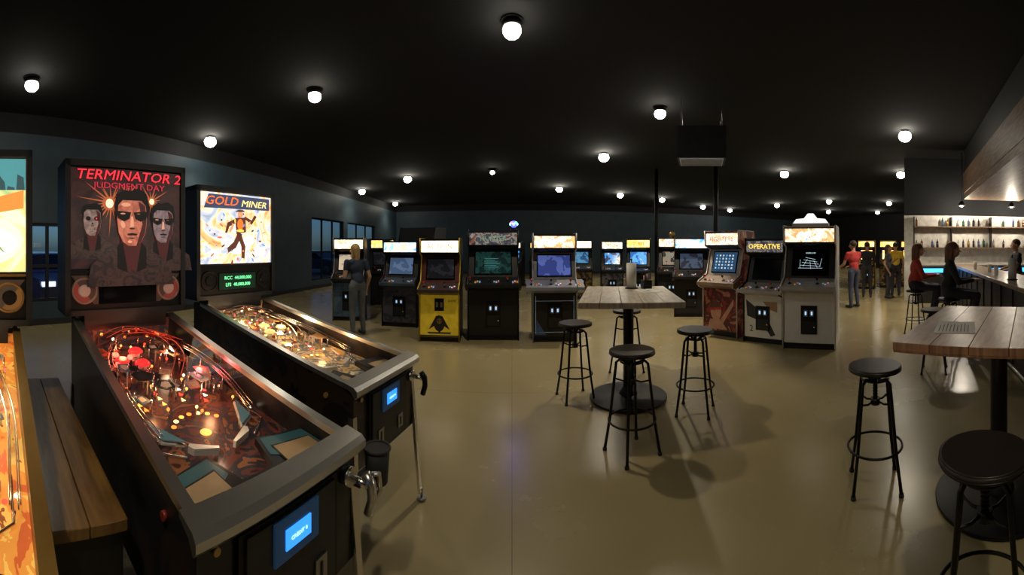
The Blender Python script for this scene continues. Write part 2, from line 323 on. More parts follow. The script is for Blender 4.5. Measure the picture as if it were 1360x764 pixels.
    if th['dmd']:
        G=em('dmd_text',(.2,1,.45),1.3)
        b.bx(-.17,.17,yb-.008,yb-.004,z0+.065,z0+.185,mat('dmd_green',(.004,.03,.015),.3,emit=.2))
        for i,t in enumerate(('RCC  44,000,000','LFS  40,000,000')): b.text(t,(0,yb-.0095,z0+.15-.05*i),.036,G)
    else:
        b.prism([(-.33,z0+.22),(-.2,z0+.06),(.2,z0+.06),(.33,z0+.22)],'y',yb-.005,yb-.003,mat('speaker_panel_grey',(.09,.07,.06),.4)); b.bx(-.15,.15,yb-.012,yb-.004,z0+.085,z0+.17,DARKGLASS)
    zc0=z0+.25; zc1=z1-.035
    b.M=Matrix.Translation((0,yb,(zc0+zc1)/2+.005))@Matrix.Diagonal((1.01,1,(zc1-zc0)/.575,1)); th['art'](b); b.M=Matrix.Identity(4)
    o=b.finish('pinball_machine',(x,y,0),rz)
    for (u,v,e,c) in th['pl_l']: 
        p=PF@Vector((u,v,.085)); lamp('POINT','playfield_light',p,e,c,.02,o)
    return o
def art_robot(b):
    W_,H_=.33,.285
    b.bx(-W_,W_,-.002,.004,-H_,H_-.01,art('backglass_dark',[(.006,.002,.002),(.014,.005,.006),(.030,.009,.008),(.008,.005,.008)],5,1,2,const=False))
    OR=em('burst_orange',(.42,.11,.04),.9); YE=em('burst_yellow',(1,.72,.42),1.5); DK=em('ink_black',(.006,.005,.006),.3); HI=em('face_high',(.72,.33,.20),.9); MI=art('face_mid',[(.16,.035,.022),(.34,.09,.05),(.48,.15,.09),(.26,.06,.04)],14,.95,1.2,const=False); BL=art('face_grey',[(.05,.035,.04),(.13,.09,.10),(.22,.15,.15),(.09,.06,.07)],14,.9,1.2,const=False)
    SH=em('face_shadow',(.055,.012,.012),.8); RD=em('title_red',(.85,.03,.05),1.3); GR=art('chrome_skull',[(.04,.03,.03),(.15,.10,.09),(.26,.17,.14),(.07,.05,.05)],18,.9,1.2,const=False); JK=art('leather_print',[(.006,.006,.007),(.02,.012,.012),(.05,.025,.02),(.008,.006,.008)],16,.6,2,const=False)
    y=-.0035
    for i,(cx,cz,n,R) in enumerate(((-.10,.085,23,.2),(.14,.10,17,.13),(.0,.13,11,.1))):
        for k in range(n):
            a=2*math.pi*k/n+.2*i; r=R*(1 if k%2 else .5)
            q=(cx+r*math.cos(a),cz+r*math.sin(a)); q=(max(-.32,min(.32,q[0])),max(-.27,min(.2,q[1])))
            b.shp([(cx+.006*math.sin(a),cz-.006*math.cos(a)),q,(cx-.006*math.sin(a),cz+.006*math.cos(a))],OR,y-.0001*k)
    y=-.006
    b.disc(-.11,.08,.022,.026,YE,y); b.disc(-.11,.08,.042,.038,OR,y+.0003); b.disc(.145,.10,.015,.017,YE,y); b.disc(.0,.13,.02,.015,YE,y)
    def head(cx,cz,s,sk,gl=True):
        yy=-.008
        b.shp([(cx-.21*s,cz-.30*s),(cx-.19*s,cz-.20*s),(cx-.12*s,cz-.155*s),(cx-.05*s,cz-.12*s),(cx+.05*s,cz-.12*s),(cx+.12*s,cz-.155*s),(cx+.19*s,cz-.20*s),(cx+.21*s,cz-.30*s)],JK,yy)
        b.shp([(cx-.03*s,cz-.23*s),(cx-.055*s,cz-.08*s),(cx+.055*s,cz-.08*s),(cx+.03*s,cz-.23*s)],SH,yy-.0005)
        b.shp([(cx-.07*s,cz-.13*s),(cx-.045*s,cz-.10*s),(cx-.02*s,cz-.24*s),(cx-.07*s,cz-.22*s)],DK,yy-.0007); b.shp([(cx+.07*s,cz-.13*s),(cx+.045*s,cz-.10*s),(cx+.02*s,cz-.24*s),(cx+.07*s,cz-.22*s)],DK,yy-.0007)
        b.shp([(cx-.074*s,cz-.01*s),(cx-.086*s,cz+.06*s),(cx-.075*s,cz+.11*s),(cx-.04*s,cz+.135*s),(cx-.01*s,cz+.13*s),(cx+.03*s,cz+.145*s),(cx+.07*s,cz+.12*s),(cx+.086*s,cz+.06*s),(cx+.074*s,cz-.01*s)],DK,yy-.001)
        b.shp([(cx-.066*s,cz+.065*s),(cx-.072*s,cz),(cx-.064*s,cz-.06*s),(cx-.045*s,cz-.10*s),(cx-.018*s,cz-.118*s),(cx+.018*s,cz-.118*s),(cx+.045*s,cz-.10*s),(cx+.064*s,cz-.06*s),(cx+.072*s,cz),(cx+.066*s,cz+.065*s),(cx+.045*s,cz+.088*s),(cx-.045*s,cz+.088*s)],sk,yy-.0015)
        b.shp([(cx+.03*s,cz+.085*s),(cx+.062*s,cz+.065*s),(cx+.070*s,cz-.0*s),(cx+.062*s,cz-.06*s),(cx+.044*s,cz-.10*s),(cx+.02*s,cz-.117*s),(cx+.034*s,cz-.07*s),(cx+.05*s,cz-.02*s),(cx+.04*s,cz+.03*s)],SH,yy-.002)
        b.shp([(cx-.006*s,cz+.015*s),(cx+.004*s,cz+.015*s),(cx+.008*s,cz-.03*s),(cx-.011*s,cz-.034*s)],HI if gl else sk,yy-.0025); b.disc(cx,cz-.040*s,.014*s,.004*s,SH,yy-.0026)
        b.shp([(cx-.026*s,cz-.064*s),(cx,cz-.060*s),(cx+.026*s,cz-.064*s),(cx+.02*s,cz-.071*s),(cx-.02*s,cz-.071*s)],DK,yy-.0028); b.disc(cx-.002*s,cz-.083*s,.016*s,.003*s,SH,yy-.0028)
        if sk==MI:
            b.disc(cx-.045*s,cz-.022*s,.010*s,.017*s,HI,yy-.0026,rot=.3); b.disc(cx-.03*s,cz+.068*s,.022*s,.009*s,HI,yy-.0026); b.disc(cx-.012*s,cz-.10*s,.010*s,.006*s,HI,yy-.0026)
        if gl:
            for sx in(-1,1): b.shp([(cx+sx*.006*s,cz+.034*s),(cx+sx*.076*s,cz+.040*s),(cx+sx*.068*s,cz+.006*s),(cx+sx*.04*s,cz-.008*s),(cx+sx*.014*s,cz+.004*s)],DK,yy-.003)
            b.disc(cx-.045*s,cz+.027*s,.012*s,.003*s,HI,yy-.0033); b.disc(cx+.03*s,cz+.027*s,.008*s,.002*s,OR,yy-.0033)
        else:
            for sx in(-1,1): b.disc(cx+sx*.033*s,cz+.018*s,.02*s,.018*s,DK,yy-.003)
            b.disc(cx+.033*s,cz+.018*s,.007*s,.007*s,RD,yy-.0034); b.shp([(cx-.01*s,cz-.03*s),(cx+.01*s,cz-.03*s),(cx,cz-.008*s)],DK,yy-.0034)
            for k in range(7): b.shp([(cx+(-.033+.01*k)*s,cz-.06*s),(cx+(-.027+.01*k)*s,cz-.06*s),(cx+(-.027+.01*k)*s,cz-.085*s),(cx+(-.033+.01*k)*s,cz-.085*s)],sk,yy-.0036)
    head(-.21,-.02,.70,GR,False); M0=b.M; b.M=M0@Matrix.Translation((0,-.004,0)); head(.215,-.03,.92,BL); b.M=M0@Matrix.Translation((0,-.008,0)); head(.02,-.01,1.25,MI)
    b.text('TERMINATOR 2',(.01,-.006,.235),.078,RD,1.16,.2); b.text('JUDGMENT DAY',(.01,-.006,.178),.048,em('title_dark_red',(.5,.02,.05),1.0),1.2); b.M=M0
rndc=[em('accent_a',(.9,.15,.05),1.0),em('accent_b',(.15,.35,.7),.9),em('accent_c',(.95,.7,.1),1.1)]
def art_sky(b):
    b.bx(-.33,.33,-.002,.004,-.285,.275,art('backglass_cloud',[(.75,.22,.05),(.95,.5,.2),(.9,.75,.55),(.55,.60,.7),(.25,.35,.5)],6,1.25,2.2,const=False))
    W=em('cloud_white',(1,.93,.82),1.25); O=em('title_orange',(1,.16,.02),1.4); Bk=em('ink_brown',(.12,.04,.025),.8); SK=em('skin_tan',(.75,.36,.18),1.0)
    for (u,v,r) in ((0,-.16,.09),(-.1,-.12,.05),(.1,-.1,.06),(0,.0,.07),(-.2,-.2,.05),(.2,-.19,.06)): b.disc(u,v,r,r*.6,W,-.0035-abs(u)*.003-r*.004)
    b.prism([(-.30,.15),(-.26,.26),(.31,.26),(.31,.16)],'y',-.0065,-.005,em('title_plate',(.05,.07,.14),.9))
    b.text('GOLD',(-.15,-.010,.208),.095,O,1.1,.25); b.text('MINER',(.15,-.010,.20),.075,em('title_gold',(1,.75,.25),1.5),1.15,.25)
    y=-.008
    for q in ([(-.03,.08),(.07,.09),(.075,-.03),(-.015,-.05)],[(-.015,-.04),(.03,-.05),(.07,-.15),(.06,-.25),(.03,-.24),(.03,-.15)],[(.0,-.03),(-.04,-.11),(-.10,-.16),(-.09,-.20),(-.02,-.16),(.04,-.05)],[(.06,.08),(.13,.03),(.18,.10),(.16,.115),(.13,.07),(.06,.10)],[(-.02,.08),(-.10,.04),(-.12,-.04),(-.10,-.04),(-.08,.01),(.0,.05)]): b.shp(q,Bk,y)
    b.disc(.02,.115,.026,.03,SK,y-.0005); b.shp([(-.03,.13),(.07,.135),(.045,.15),(.0,.15)],Bk,y-.001); b.disc(.02,.03,.028,.045,O,y-.001); b.disc(-.06,.0,.012,.04,SK,y-.001,rot=-.5); b.disc(.02,-.02,.035,.012,rndc[2],y-.0012)
    for k in range(40):
        a=k*.47; b.disc((.17+.05*(k%4))*math.cos(a)*.98,-.08+(.11+.03*(k%4))*math.sin(a),.008+.006*(k%3),.007,[rndc[0],rndc[1],rndc[2],Bk,SK][k%5],-.0085-.00005*k,rot=a)
def art_jungle(b):
    b.bx(-.33,.33,-.002,.004,-.285,.275,art('backglass_jungle',[(.05,.25,.18),(.35,.5,.2),(.95,.65,.25),(1,.85,.5),(.2,.42,.45)],3.5,1.4,1.8,const=False))
    Y=em('glow_cream',(1,.85,.42),1.8); Y2=em('glow_core',(1,.95,.7),2.2); O=em('flame',(.85,.25,.05),1.2)
    b.disc(.10,-.13,.22,.13,Y,-.004); b.disc(.16,-.14,.13,.07,Y2,-.0045)
    b.bx(-.33,.33,-.0052,-.005,.12,.275,em('sky_teal',(.08,.30,.33),.9))
    for k in range(14):
        u=-.3+.045*k; b.shp([(u,.12),(u+.04,.12),(u+.035,.16+.03*math.sin(k*2)),(u+.005,.17+.03*math.sin(k*3))],em('city_dark',(.04,.09,.10),.8),-.0056)
    b.shp([(-.3,-.02),(-.1,.1),(.1,.06),(.32,.12),(.32,.03),(.1,-.01),(-.1,.02)],O,-.0056); b.shp([(.0,-.2),(.09,-.05),(.14,-.06),(.24,-.2),(.15,-.13),(.1,-.22)],em('creature_green',(.25,.42,.18),.9),-.0056); b.disc(.115,-.03,.02,.026,em('creature_head',(.35,.3,.12),1),-.006)
rz_p=math.atan2(.98,.2)
R1=[[(-.2,.38,.03),(-.24,.6,.07),(-.2,.95,.09),(-.05,1.17,.10),(.12,1.12,.1),(.14,.9,.08),(.05,.75,.04)],[(.22,.42,.03),(.245,.7,.07),(.2,1.0,.09),(.0,1.22,.11),(-.18,1.14,.1)]]
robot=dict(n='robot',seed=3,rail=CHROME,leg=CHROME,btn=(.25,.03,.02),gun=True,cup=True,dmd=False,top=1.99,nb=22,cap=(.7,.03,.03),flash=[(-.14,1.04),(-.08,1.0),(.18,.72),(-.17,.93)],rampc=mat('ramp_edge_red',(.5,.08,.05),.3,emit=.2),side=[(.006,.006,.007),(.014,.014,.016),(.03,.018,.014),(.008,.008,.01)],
  pf=[(.02,.012,.01),(.11,.03,.02),(.03,.025,.03),(.22,.08,.03),(.06,.02,.015)],pfe=.22,apron=(.04,.13,.15),sling=(.08,.16,.18),bump=[(-.13,.98),(-.02,1.08),(-.04,.93)],
  pl=[(.35,.08,.03),(.04,.03,.03),(.42,.22,.12),(.08,.12,.14),(.02,.02,.02),(.5,.38,.28),(.18,.05,.03)],ramps=R1,spk=(mat('speaker_ring',(.35,.25,.2),.4,.5),mat('speaker_red',(.30,.05,.04),.4,emit=.2),mat('speaker_cone',(.5,.36,.3),.4,emit=.1)),art=art_robot,
  pl_l=[(-.1,1.05,1.1,(1,.12,.06)),(.12,.98,.9,(1,.6,.35)),(-.12,.62,.7,(1,.42,.16)),(.12,.55,.65,(1,.42,.18)),(.0,.30,.32,(1,.65,.4)),(.17,.75,.5,(1,.15,.15))])
R2=[[(-.22,.36,.03),(-.23,.7,.08),(-.1,1.12,.10),(.1,1.17,.1),(.2,.9,.06),(.12,.7,.03)],[(.24,.38,.03),(.23,.8,.08),(.1,1.22,.11),(-.15,1.2,.1)]]
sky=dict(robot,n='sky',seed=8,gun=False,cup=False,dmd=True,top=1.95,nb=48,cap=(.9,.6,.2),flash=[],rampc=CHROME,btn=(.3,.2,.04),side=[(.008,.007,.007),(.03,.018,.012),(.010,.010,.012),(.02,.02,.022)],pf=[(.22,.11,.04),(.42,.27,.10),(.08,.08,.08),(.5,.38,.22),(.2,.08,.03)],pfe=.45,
  apron=(.04,.04,.05),sling=(.5,.25,.06),bump=[(.05,1.0),(.14,.92),(.0,.88)],pl=[(.6,.45,.25),(.6,.28,.08),(.15,.15,.15),(.7,.6,.45),(.3,.06,.04)],ramps=R2,spk=(BLKM,BLKM,BLKM),art=art_sky,
  pl_l=[(-.1,1.05,1.9,(1,.68,.36)),(.12,.9,1.9,(1,.72,.42)),(-.1,.6,1.4,(1,.6,.3)),(.12,.5,.8,(1,.6,.3))])
YR=mat('yellow_rail',(.25,.14,.035),.35,.3)
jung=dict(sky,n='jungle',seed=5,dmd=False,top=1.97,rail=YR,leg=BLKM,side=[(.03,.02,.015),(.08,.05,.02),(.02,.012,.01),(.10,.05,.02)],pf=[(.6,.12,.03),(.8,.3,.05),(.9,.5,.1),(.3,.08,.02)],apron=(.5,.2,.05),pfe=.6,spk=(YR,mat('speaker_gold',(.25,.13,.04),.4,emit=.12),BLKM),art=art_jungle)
pinball(-.58,.87,rz_p,robot); pinball(-.645,1.87,rz_p,sky); pinball(-.55,-.085,rz_p,jung)
def woodmat(name,c0,c1,rough=.4,sc=(1,9,1)):
    m,nt,b=_base(name); N=nt.nodes; L=nt.links
    tc=N.new('ShaderNodeTexCoord'); mp=N.new('ShaderNodeMapping'); mp.inputs['Scale'].default_value=sc; no=N.new('ShaderNodeTexNoise'); no.inputs['Scale'].default_value=3; no.inputs['Detail'].default_value=8; no.inputs['Distortion'].default_value=.6
    cr=N.new('ShaderNodeValToRGB'); e=cr.color_ramp.elements; e[0].position=.32; e[0].color=(*c0,1); e[1].position=.7; e[1].color=(*c1,1)
    L.new(tc.outputs['Object'],mp.inputs['Vector']); L.new(mp.outputs['Vector'],no.inputs['Vector']); L.new(no.outputs['Fac'],cr.inputs['Fac']); L.new(cr.outputs['Color'],b.inputs['Base Color'])
    bp=N.new('ShaderNodeBump'); bp.inputs['Strength'].default_value=.15; L.new(no.outputs['Fac'],bp.inputs['Height']); L.new(bp.outputs['Normal'],b.inputs['Normal'])
    b.inputs['Roughness'].default_value=rough; return m
W1=woodmat('ledge_wood',(.10,.048,.015),(.30,.165,.045),.32,(9,1,1)); W2=woodmat('table_wood',(.15,.075,.04),(.36,.20,.11),.38,(2,12,1)); W3=woodmat('table_wood_sheen',(.32,.27,.21),(.58,.51,.42),.32,(12,2,1)); W4=woodmat('soffit_wood',(.12,.07,.04),(.28,.18,.11),.5,(1,9,9))  # centre table: greyish wood with lamp reflection washed into its colour
def ledge(x,y,m):
    b=B()
    for k in range(2): b.bx(-.11+.11*k,-.11+.11*(k+1)-.002,0,1.2,.70,.735,m)
    b.bx(-.10,.10,.015,1.18,.03,.70,BLACK); b.bx(-.09,.09,.03,1.16,0,.03,RUB)
    b.finish('drink_ledge',(x,y,0),rz_p,.003)
ledge(-.93,.452,W1)
# ------------------------------------------------------------------ tables & stools
def table(name,x,y,rz,lx,ly,m,plank_axis):
    b=B(); n=5
    if plank_axis=='y':
        for k in range(n): b.bx(-lx/2+lx*k/n+.0015,-lx/2+lx*(k+1)/n-.0015,-ly/2+.001,ly/2-.001,1.01,1.05,m)
    else:
        for k in range(n): b.bx(-lx/2+.001,lx/2-.001,-ly/2+ly*k/n+.0015,-ly/2+ly*(k+1)/n-.0015,1.01,1.05,m)
    E=BLKM
    b.bx(-lx/2+.004,lx/2-.004,-ly/2+.004,ly/2-.004,1.0,1.011,m)
    b.bx(-.22,.22,-.03,.03,.975,1.0,E); b.bx(-.03,.03,-.22,.22,.975,1.0,E)
    b.cyl((0,0,.04),(0,0,.98),.052,E,seg=28); b.cyl((0,0,.04),(0,0,.12),.10,E,r1=.055,seg=28)
    b.cyl((0,0,.008),(0,0,.028),.385,E,seg=48); b.cyl((0,0,.028),(0,0,.05),.385,E,r1=.12,seg=48); b.cyl((0,0,0),(0,0,.01),.36,RUB,seg=40)
    b.finish(name,(x,y,0),rz,.003)
table('high_top_table',1.15,3.60,-.26,.90,1.36,W3,'y')
table('high_top_table',2.21,.63,.20,1.2,.92,W2,'x')
SEAT=mat('stool_seat',(.022,.018,.016),.38,.2,scale=14)
LEG=mat('stool_iron',(.016,.014,.013),.4,.7)
def stool(x,y,rz=0,h=.76):
    b=B()
    b.cyl((0,0,h-.024),(0,0,h-.004),.168,SEAT,seg=40); b.cyl((0,0,h-.004),(0,0,h),.168,SEAT,r1=.158,seg=40); b.ring((0,0,h-.024),.165,.006,LEG,40)
    b.cyl((0,0,h-.23),(0,0,h-.03),.014,LEG,seg=14)
    for k in range(10): b.ring((0,0,h-.22+.018*k),.0155,.003,LEG,12,5)
    b.cyl((0,0,h-.045),(0,0,h-.024),.09,LEG); b.cyl((0,0,h-.25),(0,0,h-.21),.03,LEG)
    for k in range(4):
        a=math.pi/4+k*math.pi/2; c,s=math.cos(a),math.sin(a)
        P2=[(.03,h-.10),(.09,h-.075),(.118,h-.10),(.13,h-.20),(.165,.25),(.205,.012)]
        b.tube([(r*c,r*s,z) for r,z in P2],.011,LEG,8); b.tube([(.02*c,.02*s,h-.225),(.07*c,.07*s,h-.235),(.13*c,.13*s,h-.22)],.007,LEG,6)
        b.cyl((.205*c,.205*s,0),(.205*c,.205*s,.02),.016,RUB,seg=12)
    b.ring((0,0,.25),.172,.008,LEG,40); b.ring((0,0,h-.085),.085,.007,LEG,28)
    b.finish('bar_stool',(x,y,0),rz,0)
for p in ((.63,3.72,.2),(1.36,4.32,.5),(1.62,3.06,.9),(.865,2.62,.3),(1.97,1.365,.7),(1.31,.427,.3),(4.15,2.0,.4)): stool(*p)
def towel(x,y,z):
    b=B(); b.cyl((0,0,0),(0,0,.012),.075,BLKM); b.cyl((0,0,.012),(0,0,.32),.008,BLKM,seg=10); b.sph((0,0,.325),.013,BLKM)
    b.cyl((0,0,.014),(0,0,.285),.056,PAPER,seg=32); b.cyl((0,0,.2855),(0,0,.287),.02,mat('cardboard',(.25,.17,.1),.8)); b.poly([(.056,0,.016),(.062,.045,.016),(.062,.045,.28),(.056,0,.28)],PAPER)
    b.finish('paper_towel_roll',(x,y,z))
towel(1.32,4.02,1.05)
def menu(name,x,y,z,rz,w,h):
    b=B(); b.bx(-w/2,w/2,-h/2,h/2,0,.003,PAPER)
    INK=mat('print_ink',(.15,.14,.14),.8)
    for k in range(9): b.bx(-w*.4,w*(.15+.2*((k*37)%5)/5),h*(.38-.09*k),h*(.405-.09*k),.003,.0034,INK)
    b.finish(name,(x,y,z),rz)
menu('paper_menu',1.98,.82,1.05,.35,.3,.22); menu('paper_menu',1.40,3.72,1.05,.1,.22,.28)
b=B(); b.bx(-.05,.05,-.05,.05,0,.09,BLACK)
for k in range(4): b.cyl((-.03+.02*k,0,.09),(-.03+.02*k,.0,.14+.01*k),.009,[WHITE,mat('ketchup_red',(.4,.03,.02),.3),PAPER,STEEL][k],seg=10)
b.finish('condiment_caddy',(1.50,4.02,1.05),0,.003)
# ------------------------------------------------------------------ arcade cabinets
def scr(name,cols,scale=10,st=1.3,stretch=(1,1,1)): return art(name,cols,scale,st*1.25,.3,.15,True,stretch)
JB=[mat('joy_ball_red',(.5,.02,.02),.2),mat('joy_ball_black',(.02,.02,.02),.2)]
BT=[mat('btn_%d'%i,c,.3,emit=.2) for i,c in enumerate([(.7,.04,.03),(.8,.6,.05),(.05,.15,.7),(.8,.8,.8)])]
COIN=em('coin_slot',(.35,.6,1),1.1)
def cabinet(x,y,f,w=.66,h=1.75,side=BLACK,marq=None,screen=None,low=None,cp=BLACK,bez=BLACK,trim=BLACK,cpw=None,extra=None,door=True,title=None,tcol=None,players=2,sc=(.66,.34)):
    b=B(); k=h/1.75; cpw=cpw or w
    prof=[(.10,0),(.10,.78),(-.04,.83),(-.05,.92),(.20,1.02),(.33,1.44),(.16,1.50),(.14,1.75),(.70,1.75),(.78,1.55),(.78,0)]
    prof=[(p,q*k) for p,q in prof]
    for sx in(-1,1):
        b.prism(prof,'x',sx*w/2,sx*(w/2-.022),side)
        b.tube([(sx*(w/2-.011),p,max(q,.012)) for p,q in prof],.012,trim,6,True)
    iw=w/2-.022
    b.bx(-iw,iw,.15,.17,0,.10*k,BLACK); b.bx(-iw,iw,.112,.15,.09*k,.80*k,low or BLACK)
    b.bx(-iw,iw,.45,.76,.03,1.73*k,BLACK); b.bx(-iw,iw,.17,.45,.1,.16,BLACK); b.bx(-iw,iw,.16,.72,1.72*k,1.745*k,side)
    if door:
        b.bx(-.12,.12,.098,.114,.22*k,.62*k,BLKM); b.bx(-.10,.10,.092,.10,.24*k,.40*k,BLACK)
        for sx in(-.045,.045):
            b.bx(sx-.028,sx+.028,.088,.1,.47*k,.56*k,STEEL); b.bx(sx-.012,sx+.012,.084,.09,.49*k,.54*k,COIN)
        b.cyl((.08,.092,.32*k),(.08,.084,.32*k),.012,CHROME,seg=10)
    cpp=[(.12,.79*k),(-.065,.85*k),(-.065,.90*k),(.22,1.0*k),(.22,.80*k)]
    b.prism(cpp,'x',-cpw/2+.001,cpw/2-.001,cp)
    sl=math.atan2(.10*k,.285)
    b.M=Matrix.Translation((0,-.065,.90*k))@Matrix.Rotation(sl,4,'X')
    for i in range(players):
        cx=(i-(players-1)/2)*cpw/ max(players,1)
        b.cyl((cx-.07,.11,0),(cx-.07,.10,.07),.006,CHROME,seg=8); b.sph((cx-.07,.10,.08),.019,JB[i%2]); b.cyl((cx-.07,.11,0),(cx-.07,.11,.004),.03,BLKM)
        for j in range(3):
            b.cyl((cx+.015+.035*j,.11+.008*j,0),(cx+.015+.035*j,.11+.008*j,.012),.013,BT[(i+j)%4],seg=12); b.cyl((cx+.015+.035*j,.07+.008*j,0),(cx+.015+.035*j,.07+.008*j,.012),.013,BT[(i+j+1)%4],seg=12)
    b.M=Matrix.Identity(4)
    b.prism([(.21,1.0*k),(.35,1.45*k),(.38,1.45*k),(.24,1.0*k)],'x',-iw,iw,bez)
    an=math.atan2(.14,.45*k)
    b.M=Matrix.Translation((0,.28-.001,1.225*k))@Matrix.Rotation(-an,4,'X')
    sw,sh=w*sc[0]/2,sc[1]*k/2
    b.bx(-sw-.02,sw+.02,-.008,.0,-sh-.02,sh+.02,DARKGLASS)
    b.bx(-sw,sw,-.012,-.006,-sh,sh,screen or DARKGLASS)
    if extra and 'screen' in extra: extra['screen'](b,sw,sh)
    b.M=Matrix.Identity(4)
    b.prism([(.35,1.44*k),(.18,1.49*k),(.18,1.51*k),(.35,1.46*k)],'x',-iw,iw,BLACK)
    for sx in(-1,1):
        for j in range(5): b.box((sx*w*.25+.02*(j-2),.262,1.462*k),(.006,.08,.004),STEEL,(-.29,0,0))
    b.bx(-iw,iw,.165,.20,1.50*k,1.73*k,BLACK); b.bx(-iw+.01,iw-.01,.158,.166,1.515*k,1.71*k,marq or DARKGLASS)
    b.bx(-iw,iw,.15,.17,1.505*k,1.517*k,BLKM); b.bx(-iw,iw,.15,.17,1.708*k,1.722*k,BLKM)
    if title: b.text(title,(0,.155,1.61*k),.11,tcol,min(1,w*.9/(len(title)*.066)))
    if extra and 'low' in extra: extra['low'](b,iw,k)
    if extra and 'side' in extra: extra['side'](b,w,k)
    if extra and 'top' in extra: extra['top'](b,w,k)
    b.bx(-w/2+.01,w/2-.01,.14,.74,0,.03,BLACK)
    rz=math.atan2(f[0],-f[1])
    return b.finish('arcade_cabinet',(x,y,0),rz)
def unit(x,y): r=math.hypot(x,y); return (x/r,y/r)
T_dk=em('title_ink',(.12,.03,.02),.5); T_wh=em('title_white',(.95,.9,.85),1.6); T_rd=em('title_bright_red',(.8,.04,.03),1.1); T_bl=em('title_blue',(.05,.15,.6),1.0); T_ye=em('title_yellow',(1,.7,.1),1.4)
M_or=art('marquee_cream',[(1,.6,.2),(1,.8,.5),(1,.9,.7),(.95,.7,.4)],4,2.8,const=False)
M_dk=art('marquee_dark',[(.03,.03,.05),(.06,.06,.07),(.22,.2,.18),(.03,.03,.04),(.18,.06,.04)],9,.9)
M_gl=art('marquee_gold',[(.8,.6,.2),(.5,.25,.1),(.9,.8,.55),(.2,.35,.6)],7,1.7,const=False)
M_bl=art('marquee_blue',[(.04,.15,.7),(.15,.45,1),(.9,.7,.3),(.08,.3,.8)],6,2.3,const=False)
M_ye=art('marquee_yellow',[(1,.65,.1),(1,.8,.35),(.9,.35,.05),(1,.75,.25)],6,2.3,const=False)
M_wh=art('marquee_white',[(.9,.8,.6),(.95,.88,.75),(.5,.35,.2),(.95,.8,.6)],8,1.9,const=False)
YEL=mat('yellow_panel',(.82,.56,.03),.4,emit=.10)
def low3(b,iw,k):
    I=mat('emblem_black',(.02,.015,.02),.4)
    y=.108
    b.disc(0,.30,.09,.13,I,y); b.shp([(-.17,.20),(-.05,.42),(.05,.42),(.17,.20),(.06,.27),(0,.13),(-.06,.27)],I,y-.001); b.disc(0,.335,.04,.045,mat('emblem_brown',(.25,.14,.03),.4),y-.002); b.disc(-.015,.345,.01,.012,I,y-.003); b.disc(.02,.345,.01,.012,I,y-.003)
    b.shp([(-.2,.16),(.2,.16),(.17,.135),(-.17,.135)],I,y)
    b.bx(-iw,iw,.106,.113,.09,.11,I); b.text('GAME',(.2,.106,.66),.05,I,1,.1); b.bx(-.075,.075,.1,.113,.5,.70,BLKM)
    for sx in(-.035,.035): b.bx(sx-.018,sx+.018,.096,.1,.56,.64,STEEL)
cabinet(-1.15,5.80,unit(.06,-1),.66,1.66,side=BLACK,marq=M_or,title='ACTION',tcol=T_rd,low=YEL,trim=mat('yellow_trim',(.5,.34,.03),.4),bez=mat('red_bezel',(.10,.018,.012),.4),door=False,extra={'low':low3},
  screen=scr('screen_dim',[(.01,.01,.012),(.02,.02,.025),(.03,.05,.05)],6,.4),cp=mat('cp_dark',(.05,.03,.03),.4))
def scr4(b,sw,sh):
    for k in range(7): b.bx(-sw*.5,sw*(.1+.07*((k*3)%5)),-.0135,-.012,-sh*.6+k*sh*.16,-sh*.6+k*sh*.16+.005,em('screen_teal',(.06,.3,.33),.6))
cabinet(-.30,6.0,unit(.05,-1),.84,1.80,marq=M_dk,title='HUNTER',tcol=em('title_green',(.18,.3,.2),.7),low=BLACK,screen=scr('screen_green',[(.005,.015,.015),(.01,.04,.035),(.005,.01,.015)],8,.5),extra={'screen':scr4},cpw=.90,players=3,sc=(.7,.36))
def low5(b,iw,k):
    I=em('line_white',(.5,.6,.7),.2)
    for i in (0,3): b.bx(-iw+.02,iw-.02,.109,.112,.16+.166*i,.163+.166*i,I)
    for sx in(-1,1): b.bx(sx*(iw-.03),sx*(iw-.034),.109,.112,.14,.74,I)
    b.shp([(-iw+.02,.12),(-iw+.2,.12),(-iw+.05,.35)],mat('blue_print',(.05,.09,.2),.4),.109)
cabinet(.68,5.86,unit(-.03,-1),.72,1.74,marq=M_gl,title='BRAWL',tcol=T_wh,trim=mat('grey_trim',(.28,.29,.31),.4),cpw=.92,cp=mat('cp_art_grey',(.20,.20,.23),.35),bez=mat('bezel_grey',(.16,.16,.18),.4),players=3,
  screen=scr('screen_blue',[(.015,.02,.08),(.02,.03,.12),(.05,.07,.22),(.02,.025,.10)],4,1.1),extra={'low':low5},sc=(.74,.34))
cabinet(-3.25,6.95,unit(.30,-1),.66,1.72,marq=M_wh,low=art('low_bluegrey',[(.04,.07,.10),(.06,.10,.13),(.09,.12,.14)],4,.05),screen=scr('screen_sand',[(.4,.33,.23),(.25,.2,.17),(.08,.08,.11)],6,1.0),trim=mat('trim_light',(.3,.3,.28),.4))
cabinet(-2.12,6.75,unit(.02,-1),.70,1.65,marq=M_bl,title='RACE',tcol=T_ye,low=art('low_grey',[(.03,.03,.04),(.06,.06,.07),(.02,.02,.03)],5,.03),screen=scr('screen_slate',[(.03,.05,.09),(.05,.08,.14),(.02,.03,.05)],6,1.2),cp=mat('cp_blue',(.05,.07,.10),.4))
cabinet(-1.75,8.05,unit(.2,1),.8,1.92,low=BLACK)
cabinet(-3.3,9.3,unit(.6,-1),.66,1.75,marq=M_ye,low=BLACK,screen=scr('screen_dim',[(.01,.01,.012)],6,.4)) 
def lowred(b,iw,k): b.shp([(-iw+.02,.14),(-.02,.40),(iw-.02,.14),(0,.2)],mat('red_print',(.4,.04,.03),.4),.108)
